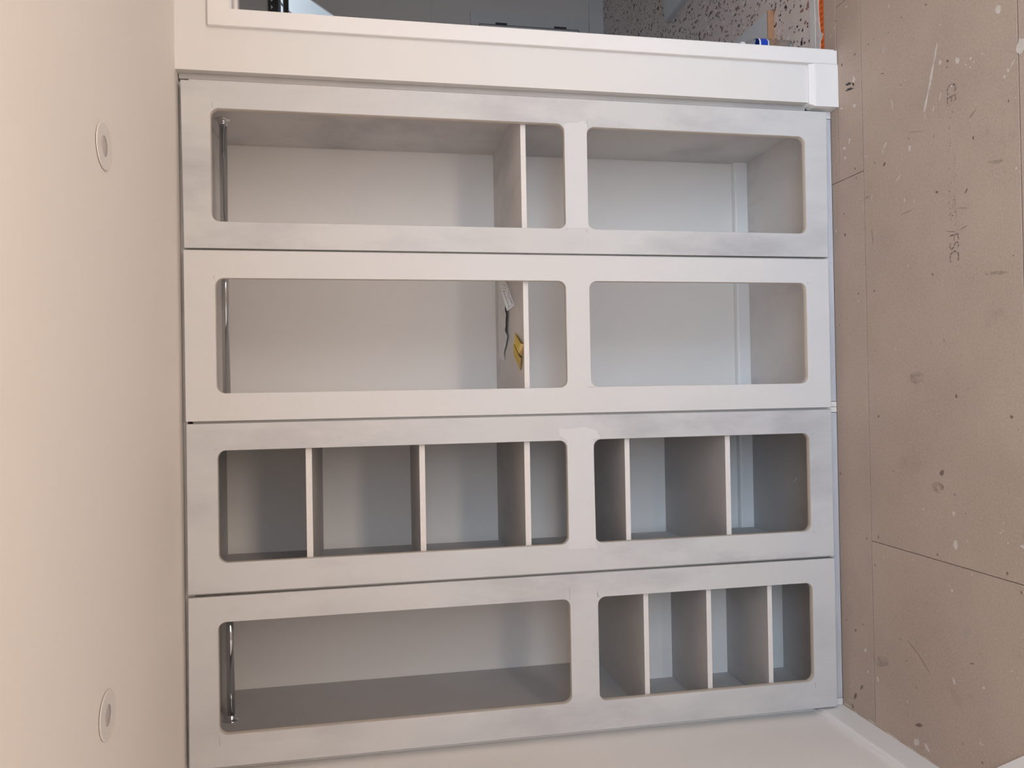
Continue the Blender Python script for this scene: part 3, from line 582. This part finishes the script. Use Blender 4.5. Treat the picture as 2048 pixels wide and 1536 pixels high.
# ---------------------------------------------------------------- marks on the hardboard
# each mark: centre x, y and its two half axes on the floor
MARKS = {
  'white': [[0.013,-0.8072,-0.0066,-0.0094,-0.0101,0.0044],[-0.1266,-0.8799,-0.0084,-0.0144,-0.0217,0.0058],[-0.1743,-0.8361,-0.0025,-0.0039,-0.0041,0.0017],[-0.1871,-0.8229,-0.0027,-0.0039,-0.0038,0.0023],[-0.1614,-0.8519,-0.0013,-0.0015,-0.0106,0.01],[-0.0424,-0.5715,-0.0043,-0.0063,-0.0059,0.004],[-0.0656,-0.6446,-0.0037,-0.0088,-0.0095,0.0003],[-0.0919,-0.6775,-0.0013,-0.0031,-0.0024,0.0001],[-0.0824,-0.6975,-0.0023,-0.0032,-0.0044,0.0028],[-0.1084,-0.6959,-0.0014,-0.0026,-0.0031,0.0009],[-0.0982,-0.7106,-0.001,-0.0023,-0.0029,0.0001],[-0.0889,-0.745,-0.0013,-0.003,-0.0023,0.0001],[0.0764,-0.5752,-0.0012,-0.0026,-0.0031,0.0001],[0.3714,-0.0889,-0.0027,-0.0054,-0.0044,0.0002],[0.2539,-0.3322,-0.0012,-0.0026,-0.006,0.0002],[0.3094,-0.1949,-0.0008,-0.0017,-0.0021,0.0001],[0.3245,-0.102,-0.0011,-0.0024,-0.0022,0.0001],[0.2898,-0.0686,-0.0022,-0.0049,-0.0015,0.0001],[0.3256,-0.0095,-0.0015,-0.0024,-0.0046,0.0029],[0.3072,0.0173,-0.0018,-0.0039,-0.003,0.0001],[0.3111,-0.0411,-0.0011,-0.0025,-0.0015,0.0001],[0.1926,-0.1131,-0.0013,-0.003,-0.0022,0.0001],[-0.0186,-0.1261,-0.0032,-0.0076,-0.0061,0.0012],[0.0801,-0.1254,-0.0033,-0.0082,-0.0108,0.0004],[0.115,-0.2986,-0.0009,-0.0021,-0.0085,0.0003],[-0.0886,-0.3373,-0.0007,-0.0025,-0.0197,-0.0033],[-0.1466,-0.5691,-0.0011,-0.0021,-0.0134,0.0049],[-0.1772,-0.5375,-0.0011,-0.0021,-0.0093,0.004],[-0.1887,-0.498,-0.0006,-0.0013,-0.009,0.0015],[-0.2197,-0.2953,-0.0018,-0.0027,-0.0101,0.0116],[-0.2674,-0.4217,-0.0021,-0.0067,-0.0072,0.0002],[-0.1341,-0.6173,-0.0013,-0.0033,-0.0042,0.0001],[-0.0331,-0.406,-0.0007,-0.0014,-0.0043,0.0007],[-0.2614,-0.8609,-0.0008,-0.0013,-0.0023,0.0009],[0.0008,-0.0457,-0.004,-0.0112,-0.0037,0.0001],[-0.1373,-0.0904,-0.0023,-0.0053,-0.0098,0.0035],[-0.1572,-0.0589,-0.0038,-0.0123,-0.0052,0.0002],[-0.2681,-0.6911,-0.0005,-0.0015,-0.0015,0.0],[-0.195,-0.0625,-0.0015,-0.0049,-0.0066,0.0002],[-0.2405,-0.1613,-0.0013,-0.0046,-0.0021,0.0001],[-0.226,-0.1889,-0.0,-0.0072,-0.0016,-0.0009],[-0.2366,-0.2814,-0.0008,-0.0026,-0.0069,0.0002],[-0.2772,-0.4224,-0.0012,-0.0038,-0.0039,0.0001],[-0.3532,-0.3607,-0.0016,-0.0019,-0.0087,0.0153],[-0.4354,-0.3904,-0.0008,-0.0034,-0.0059,0.0002],[-0.4506,-0.4369,-0.0005,-0.0019,-0.0078,0.0003],[-0.3817,-0.2174,-0.0007,-0.0016,-0.0085,0.0043],[-0.3735,-0.1509,-0.0004,-0.0017,-0.0036,0.0001],[-0.4586,-0.8569,-0.0009,-0.0033,-0.0033,0.0001],[-0.4589,-0.7808,-0.0004,-0.0014,-0.0017,0.0],[-0.5618,-0.3007,-0.0005,-0.0026,-0.0014,0.0],[-0.6603,-0.4016,-0.0005,-0.0029,-0.0026,0.0001],[-0.5917,-0.5033,-0.0007,-0.0036,-0.0009,0.0],[-0.4597,0.006,-0.0009,-0.0045,-0.006,0.0002],[-0.4218,-0.5421,-0.0003,-0.0013,-0.0012,0.0],[-0.4836,-0.6576,-0.0004,-0.0016,-0.0012,0.0],[-0.1912,-0.0037,-0.0007,-0.0026,-0.0038,0.0001],[-0.2395,-0.2212,-0.0005,-0.0017,-0.001,0.0],[-0.643,-0.4926,-0.0003,-0.0018,-0.0013,0.0],[-0.6465,-0.7836,-0.0003,-0.0014,-0.0011,0.0],[-0.7483,-0.126,-0.0004,-0.0035,-0.0025,0.0001],[-1.15,-0.4627,0.0001,-0.0037,-0.0016,0.0001],[-1.1116,-0.2274,0.0,-0.0027,-0.0014,0.0],[-1.1703,-0.126,0.0001,-0.0029,-0.0015,0.0001],[-0.9378,-0.326,0.0003,-0.0015,-0.0052,-0.0026],[-0.7847,-0.177,-0.0001,-0.0011,-0.0036,0.0001],[-0.8035,-0.3518,-0.0002,-0.0015,-0.001,0.0],[-1.5658,-0.5907,0.0034,-0.0107,-0.0133,-0.0029],[-1.4688,-0.5858,0.0015,-0.0054,-0.0082,-0.0018],[-1.4748,-0.4491,0.0014,-0.0035,-0.0034,-0.0018],[-1.5446,-0.6394,0.0003,-0.0016,-0.0042,0.0001],[-1.5223,-0.85,-0.0029,-0.0103,-0.0049,0.0031],[-1.6427,-0.6582,0.0004,-0.0016,-0.0054,0.0002],[-1.6764,-0.2393,0.0007,-0.0033,-0.0035,0.0001],[-1.7133,-0.5715,0.002,-0.004,-0.0036,-0.0019],[-1.7012,-0.5605,0.0006,-0.0012,-0.0036,-0.0019],[-1.6539,-0.3946,0.0006,-0.0029,-0.0017,0.0001],[-1.4669,-0.7828,0.0005,-0.0028,-0.0028,0.0001],[-1.4973,-0.7705,0.0004,-0.0022,-0.0026,0.0001],[-1.5225,-0.7977,0.0004,-0.0021,-0.0034,0.0001],[-1.4902,-0.7786,-0.0007,-0.0024,-0.0011,0.0007],[-1.3503,-0.809,0.0002,-0.0021,-0.0011,0.0],[-2.0452,-0.1214,0.0029,-0.0092,-0.0066,0.0002],[-2.1207,-0.1337,0.0018,-0.0052,-0.0049,0.0002],[-2.1275,-0.1904,0.0029,-0.0055,-0.0079,-0.0036],[-2.2688,-0.0172,0.002,-0.0033,-0.0028,-0.002],[-2.2947,-0.0044,0.001,-0.0229,-0.0041,0.003],[-2.3021,-0.0525,0.0006,-0.0129,-0.0025,0.0018],[-2.2988,-0.1512,0.0004,-0.0225,-0.0039,0.0028],[-2.3019,-0.2702,-0.0011,-0.0355,-0.0033,0.0025],[-2.301,-0.3718,-0.001,-0.0308,-0.0022,0.0016],[-2.3022,-0.4381,0.0001,-0.0215,-0.0022,0.0015],[-1.9747,-0.6934,0.003,-0.0038,-0.0031,-0.0031],[-2.1494,-0.6763,0.0021,-0.0022,-0.0026,-0.0039],[-2.1486,-0.6857,0.0015,-0.0035,-0.002,0.0001],[-2.2694,-0.389,0.0077,-0.0139,-0.0111,-0.0028],[-2.2649,-0.4408,0.0049,-0.0068,-0.0116,-0.0085],[-1.9981,-0.5708,0.002,-0.0037,-0.0116,-0.0045],[-1.7953,-0.5072,0.0005,-0.002,-0.0025,0.0001],[-1.9583,-0.4454,0.0007,-0.0021,-0.0015,0.0],[-1.8883,-0.8003,0.0011,-0.0031,-0.0019,0.0001],[-2.149,-0.3481,0.0017,-0.0027,-0.0039,-0.0025],[-1.9012,-0.8192,0.0009,-0.0015,-0.002,-0.001],[-1.9367,-0.114,0.0006,-0.002,-0.0033,0.0001],[-2.247,-0.3237,0.0007,-0.0017,-0.0019,0.0001],[-1.8132,-0.7456,0.0008,-0.0025,-0.001,0.0],[0.0011,-0.5532,-0.0021,-0.0038,-0.0312,0.0098],[-0.0676,-0.5312,-0.0027,-0.0052,-0.0437,0.0139],[-0.1432,-0.5049,-0.0025,-0.0048,-0.0339,0.0125]],
  'faint': [[-0.1776,-0.7955,-0.0014,-0.0035,-0.0098,0.0003],[-0.17,-0.4015,-0.0017,-0.0067,-0.0243,-0.004],[-0.1105,-0.0761,-0.0099,-0.0145,-0.0088,0.0127],[0.1202,-0.2828,-0.0046,-0.0106,-0.0103,0.0003],[-0.7156,-0.4534,-0.0013,-0.0093,-0.0113,0.0004],[-0.6736,-0.5711,-0.0008,-0.0051,-0.0043,0.0001],[-1.2024,-0.3835,0.0005,-0.0127,-0.0106,0.0003],[-1.2077,-0.4516,0.0003,-0.0074,-0.0091,0.0003],[-0.9229,-0.1376,-0.0006,-0.0105,-0.0101,0.0004],[-1.8262,-0.6289,0.006,-0.0202,-0.0153,0.0005],[-1.8313,-0.3816,0.0024,-0.0088,-0.0052,0.0002],[-2.0114,-0.7059,0.0048,-0.0092,-0.0206,-0.0045]],
  'dark': [[0.0767,-0.0919,0.0004,-0.013,-0.0061,-0.0047],[0.0542,-0.1003,-0.0031,-0.0223,-0.0051,-0.0026],[0.0643,-0.1218,-0.0021,-0.0053,-0.0058,0.0002],[0.1711,-0.5131,-0.0004,-0.0047,-0.0038,-0.0021],[0.1845,-0.3959,-0.0023,-0.0032,-0.0021,0.0016],[0.1645,-0.3256,-0.0012,-0.002,-0.0026,0.0014],[0.171,-0.1345,-0.0017,-0.0035,-0.005,0.001],[0.1651,-0.0535,-0.0017,-0.0037,-0.0053,0.0007],[0.1722,-0.2157,-0.0012,-0.0028,-0.0028,0.0001],[0.0359,-0.2906,-0.0036,-0.0089,-0.0017,0.0001],[-0.0396,-0.3836,-0.0006,-0.0015,-0.0046,0.0002],[0.0002,-0.2283,-0.0008,-0.0022,-0.0014,0.0],[-0.0504,-0.6032,-0.0024,-0.0058,-0.0042,0.0001],[-0.0689,-0.5997,-0.0024,-0.0028,-0.0014,0.0017],[0.1723,-0.0252,-0.0016,-0.0038,-0.0022,0.0001],[0.3481,-0.02,-0.0018,-0.0038,-0.0019,0.0001],[-0.2505,-0.7009,-0.0011,-0.0012,-0.0089,0.0147],[-0.2616,-0.8353,-0.001,-0.0027,-0.0044,0.0001],[-0.3233,-0.7011,-0.0012,-0.0038,-0.0053,0.0002],[-0.2338,-0.4165,-0.0009,-0.0029,-0.002,0.0001],[-0.2649,-0.536,-0.0007,-0.0022,-0.0028,0.0001],[-0.2233,-0.4528,-0.0099,-0.0368,-0.0007,-0.0001],[-0.1588,-0.2461,-0.0007,-0.0022,-0.0014,0.0],[0.1757,-0.2493,-0.0002,-0.0029,-0.0013,-0.0008],[-0.2519,-0.1214,-0.001,-0.0035,-0.0043,0.0002],[-0.2895,-0.1279,-0.0006,-0.0024,-0.0051,0.0002],[-0.2642,-0.237,-0.0009,-0.0033,-0.0035,0.0001],[-0.2839,-0.2894,-0.0028,-0.0047,-0.0064,0.0061],[-0.2377,-0.0039,-0.0005,-0.0019,-0.0023,0.0001],[-0.4751,-0.6679,-0.0016,-0.0024,-0.0066,0.0066],[-0.4052,-0.0475,0.0006,-0.0049,-0.0023,-0.0018],[-0.4863,-0.0509,-0.0008,-0.0056,-0.0065,-0.0007],[-0.5006,-0.1151,-0.0004,-0.0018,-0.0011,0.0],[-0.4466,-0.5435,-0.0015,-0.0061,-0.0044,0.0001],[-0.4789,-0.3963,-0.001,-0.0006,-0.0023,0.027],[-0.5371,-0.6091,-0.0009,-0.0041,-0.0021,0.0001],[-0.5432,-0.4533,-0.0005,-0.0023,-0.0013,0.0],[-0.7073,-0.5167,-0.0005,-0.0035,-0.0044,0.0001],[-0.7227,-0.2186,-0.0005,-0.0039,-0.0042,0.0001],[-0.7209,-0.1258,-0.0005,-0.0041,-0.0033,0.0001],[-0.6965,-0.6268,-0.0003,-0.0016,-0.0012,0.0],[-0.4804,-0.7974,-0.0004,-0.0014,-0.0017,0.0],[-0.5243,-0.6564,-0.0009,-0.0,0.0046,0.0221],[-0.5842,-0.6546,-0.0009,-0.0006,-0.0043,0.0194],[-0.5853,-0.6013,-0.0009,0.0001,0.0056,0.0208],[-0.5188,-0.2139,-0.0001,-0.0011,-0.0324,-0.0041],[-0.7022,-0.8397,-0.0005,-0.0027,-0.0017,0.0],[-0.3772,-0.1894,-0.0011,-0.0009,-0.0032,0.017],[-0.826,-0.0014,-0.0003,-0.0032,-0.0019,0.0001],[-0.8058,-0.0482,-0.0002,-0.0025,-0.0022,0.0001],[-1.1743,-0.2274,0.0001,-0.0044,-0.0049,0.0002],[-1.1589,-0.8204,0.0002,-0.0055,-0.0053,0.0002],[-0.9239,-0.5603,-0.0001,-0.0013,-0.0093,0.0003],[-1.0851,-0.4249,-0.0,-0.0019,-0.0013,0.0],[-0.9389,-0.2128,-0.0001,-0.0022,-0.0014,0.0],[-1.1943,-0.8432,0.0001,-0.0017,-0.0014,0.0],[-1.2203,-0.2428,0.0001,-0.0027,-0.0014,0.0],[-1.1006,-0.6083,0.0,-0.0037,-0.0067,0.0002],[-0.927,-0.5017,-0.0003,-0.0013,-0.003,0.0013],[-1.0775,-0.6575,0.0009,-0.0021,-0.0008,-0.0006],[-1.2755,-0.0672,0.0001,-0.0024,-0.0011,0.0],[-1.1421,-0.0047,0.0001,-0.0032,-0.0011,0.0],[-1.3637,-0.3026,0.0003,-0.0026,-0.0024,0.0001],[-1.3464,-0.5393,-0.0013,-0.0081,-0.0087,0.0044],[-1.6269,-0.1433,0.0013,-0.0033,-0.004,-0.0024],[-1.6093,-0.2116,0.0005,-0.0022,-0.0069,-0.0007],[-1.6126,-0.5099,0.0013,-0.0035,-0.0042,-0.0016],[-1.6106,-0.7917,0.0015,-0.0034,-0.0045,-0.0015],[-1.403,0.0124,0.0004,-0.0045,-0.0046,0.0002],[-1.4613,-0.6359,0.0002,-0.0016,-0.003,0.0001],[-1.6532,-0.8402,0.0012,-0.0022,-0.0055,-0.0026],[-1.5922,-0.3222,0.0005,-0.0026,-0.002,0.0001],[-1.4092,-0.5926,0.0004,-0.0033,-0.0021,0.0001],[-1.6718,-0.5782,0.0004,-0.0017,-0.0012,0.0],[-1.716,-0.1891,0.0008,-0.0022,-0.0044,-0.0019],[-1.9531,-0.1121,0.001,-0.0033,-0.0033,0.0001],[-1.9888,-0.0642,0.0009,-0.0047,-0.0054,0.0016],[-1.9426,-0.3201,0.0015,-0.0027,-0.0021,-0.0013],[-2.0092,-0.3483,0.0009,-0.0028,-0.003,0.0001],[-2.194,-0.0932,0.0005,-0.006,-0.0106,0.0065],[-2.2412,-0.0526,0.002,-0.0074,-0.0138,0.004],[-2.2866,-0.036,0.0022,-0.0041,-0.0074,-0.0036],[-1.9177,-0.6484,0.003,-0.0089,-0.002,0.0001],[-2.0845,-0.3966,0.0011,-0.0014,-0.0027,-0.0031],[-2.2766,-0.417,0.0009,-0.0021,-0.0018,0.0001],[-2.1811,-0.6045,0.0011,-0.0012,-0.0026,-0.0033],[-2.2038,-0.6815,0.0021,-0.0022,-0.0025,-0.0038],[-1.9119,-0.0131,0.0008,-0.0028,-0.0021,0.0001],[-1.9651,-0.0091,0.0014,-0.005,-0.0025,0.0001],[-1.9539,-0.3857,0.0007,-0.0009,-0.0166,-0.0291],[-1.9889,-0.4351,0.0007,-0.0009,-0.0235,-0.0293],[-1.8788,-0.6809,0.0006,-0.0017,-0.0013,0.0],[-2.206,-0.4044,0.0067,-0.0161,-0.0059,0.0002]],
  'smudge': [[-0.7428,-0.7825,-0.0035,-0.042,-0.0057,-0.0005],[-0.4187,-0.7813,-0.0048,-0.0314,-0.0059,-0.0011],[-2.054,-0.2187,0.0122,-0.0365,-0.0238,0.0008],[-1.3943,-0.5159,-0.0041,-0.0286,-0.0189,0.0097],[-1.0407,-0.4264,-0.0007,-0.0375,-0.0196,0.0006]],
  'ink': [[-0.1639,-0.6,-0.0009,-0.0017,-0.0021,0.0006],[-0.1825,-0.6262,0.0005,-0.0005,-0.0024,-0.0031],[-0.184,-0.6061,0.0002,-0.0008,-0.0039,-0.003],[-0.1929,-0.6058,-0.0007,-0.0015,-0.0018,0.0004],[-0.2072,-0.6209,-0.0007,-0.0014,-0.0026,0.0009],[-0.2152,-0.6183,0.0,-0.0013,-0.0053,-0.0028],[-0.2203,-0.6077,0.0005,-0.0011,-0.002,-0.002],[-0.2293,-0.6077,0.0007,-0.001,-0.0031,-0.0037],[-0.2439,-0.6244,0.0,-0.0014,-0.0021,-0.0011],[-0.2517,-0.6211,-0.0003,-0.0011,-0.0031,-0.0003],[-0.264,-0.6049,-0.0002,-0.0017,-0.0053,-0.0019],[-0.2773,-0.6181,0.0005,-0.0006,-0.0034,-0.0043],[-0.2811,-0.6024,-0.0003,-0.0012,-0.0039,-0.0004],[-0.2908,-0.6048,-0.0,-0.0012,-0.0048,-0.0021],[-0.3002,-0.6061,0.0001,-0.0013,-0.0026,-0.0015],[-0.3096,-0.6075,-0.0006,-0.001,-0.0035,0.0023],[-0.317,-0.6026,-0.0014,-0.0009,-0.0004,0.0032],[-0.3249,-0.5994,0.0004,-0.0006,-0.0021,-0.0024],[-0.3336,-0.5984,0.0,-0.0009,-0.0047,-0.0023],[-0.3497,-0.6223,-0.0008,-0.0007,-0.002,0.0054],[-0.3591,-0.624,-0.0012,-0.0013,-0.0017,0.0027],[-0.368,-0.6242,-0.0006,-0.0015,-0.003,0.0007],[-0.3766,-0.6232,-0.0009,-0.0004,-0.0002,0.0032],[-0.3855,-0.6233,-0.0004,-0.0014,-0.0022,-0.0],[-0.3877,-0.5997,-0.0003,-0.0011,-0.0052,0.0002],[-0.4013,-0.6163,-0.0005,-0.0009,-0.0042,0.0025],[-0.4124,-0.6245,0.0002,-0.001,-0.0029,-0.0019],[-0.4203,-0.6209,-0.0007,-0.0012,-0.0023,0.0015],[-0.4283,-0.6178,0.0006,-0.0009,-0.0033,-0.0039],[-0.434,-0.6059,0.0005,-0.001,-0.0047,-0.0048],[-0.4408,-0.5976,0.0,-0.0013,-0.0048,-0.0022],[-0.4562,-0.6226,0.0004,-0.0008,-0.0043,-0.0045],[-0.459,-0.5989,0.0007,-0.0008,-0.0044,-0.006],[-0.4675,-0.5971,-0.0009,-0.0007,-0.0011,0.0038],[-0.4818,-0.6186,-0.0007,-0.0015,-0.0037,0.0019],[-0.4899,-0.6156,-0.0008,-0.0004,-0.0006,0.0062],[-0.4947,-0.5983,-0.0009,-0.0014,-0.002,0.0018],[-0.5074,-0.6142,-0.0008,-0.0007,-0.0021,0.0052],[-0.5133,-0.6013,-0.0005,-0.001,-0.0029,0.0018],[-0.5268,-0.6215,0.0004,-0.0011,-0.0046,-0.0038],[-0.5307,-0.5994,-0.001,-0.0015,-0.0039,0.004],[-0.5445,-0.6214,-0.0005,-0.0007,-0.0014,0.0016],[-0.5493,-0.6027,-0.0003,-0.0013,-0.0036,0.0003],[-0.5583,-0.6031,0.0005,-0.0005,-0.0027,-0.0043],[-0.5711,-0.6215,0.0004,-0.0009,-0.0028,-0.0025],[-0.4913,-0.6215,-0.0002,-0.0009,-0.0039,-0.0004],[-0.4979,-0.6231,-0.0003,-0.0014,-0.0023,-0.0001],[-0.5039,-0.622,-0.0004,-0.0013,-0.0028,0.0006],[-0.5098,-0.6206,0.0002,-0.0007,-0.002,-0.0017],[-0.5163,-0.6219,0.0003,-0.0012,-0.0022,-0.0016],[-0.5226,-0.6222,-0.0007,-0.0014,-0.0021,0.0012],[-0.5294,-0.6247,-0.0001,-0.0009,-0.0034,-0.0007],[-0.5359,-0.6261,-0.0006,-0.0012,-0.0025,0.0015],[-0.542,-0.6255,-0.0003,-0.0012,-0.0015,0.0001],[-0.5476,-0.623,0.0003,-0.0011,-0.0016,-0.0012],[-0.5541,-0.6242,-0.0003,-0.0012,-0.0018,0.0001],[-0.5611,-0.6275,-0.0004,-0.0008,-0.0031,0.0013],[-0.5664,-0.6236,-0.0004,-0.0012,-0.0033,0.0009],[-0.5739,-0.6294,-0.0001,-0.001,-0.0036,-0.0005],[-0.58,-0.6289,-0.0006,-0.0013,-0.0016,0.0008],[-0.5862,-0.629,0.0002,-0.0011,-0.0024,-0.0012]]}
def blobs(name, L, mat, z=.0004, n=12, rough=.25, lab=None):
    bm = bmesh.new()
    for ox, oy, ax_, ay_, bx, by in L:
        vs = []
        for i in range(n):
            t = 2*math.pi*i/n; r = 1+random.uniform(-rough, rough); c, s = math.cos(t)*r, math.sin(t)*r
            vs.append(bm.verts.new((ox+ax_*c+bx*s, oy+ay_*c+by*s, FL+z)))
        bm.faces.new(vs)
    o = bm_obj(name, bm, mat, fl, kind='stuff', label=lab)
    return o
random.seed(12)
blobs('rubbed_patches', MARKS['faint'], 'faint', .0003, rough=.3)
blobs('smudges', MARKS['smudge'], 'smudge', .00035, rough=.2)
blobs('paint_spatter', MARKS['white'], 'paint_drop', .0006, lab='dried white paint drops, streaks and splashes')
blobs('dents_and_scuffs', MARKS['dark'][3:], 'dent', .0005)
blobs('black_rub_marks', MARKS['dark'][:3], 'soot', .0006, rough=.4, lab='small black rubbed marks beside the doorway pier')
blobs('faded_stamp', MARKS['ink'], 'ink', .0005, n=6, lab='worn illegible stamped print')
def stamp(txt, x, y, size, sx):
    cu = bpy.data.curves.new('stamp', 'FONT'); cu.body = txt; cu.size = size; cu.align_x = 'CENTER'; cu.align_y = 'CENTER'
    t = bpy.data.objects.new('tmp', cu); C.objects.link(t); bpy.context.view_layer.update()
    me = bpy.data.meshes.new_from_object(t.evaluated_get(bpy.context.evaluated_depsgraph_get()))
    bpy.data.objects.remove(t)
    for v in me.vertices: v.co = (x-v.co.x*sx, y-v.co.y, FL+.0006+ZO)
    me.materials.clear(); link('stamped_letters', me, 'ink', fl, label='faded stamped letters '+txt)
stamp('CE', -.155, -.614, .058, .9)
stamp('FSC', -.638, -.611, .060, .95)
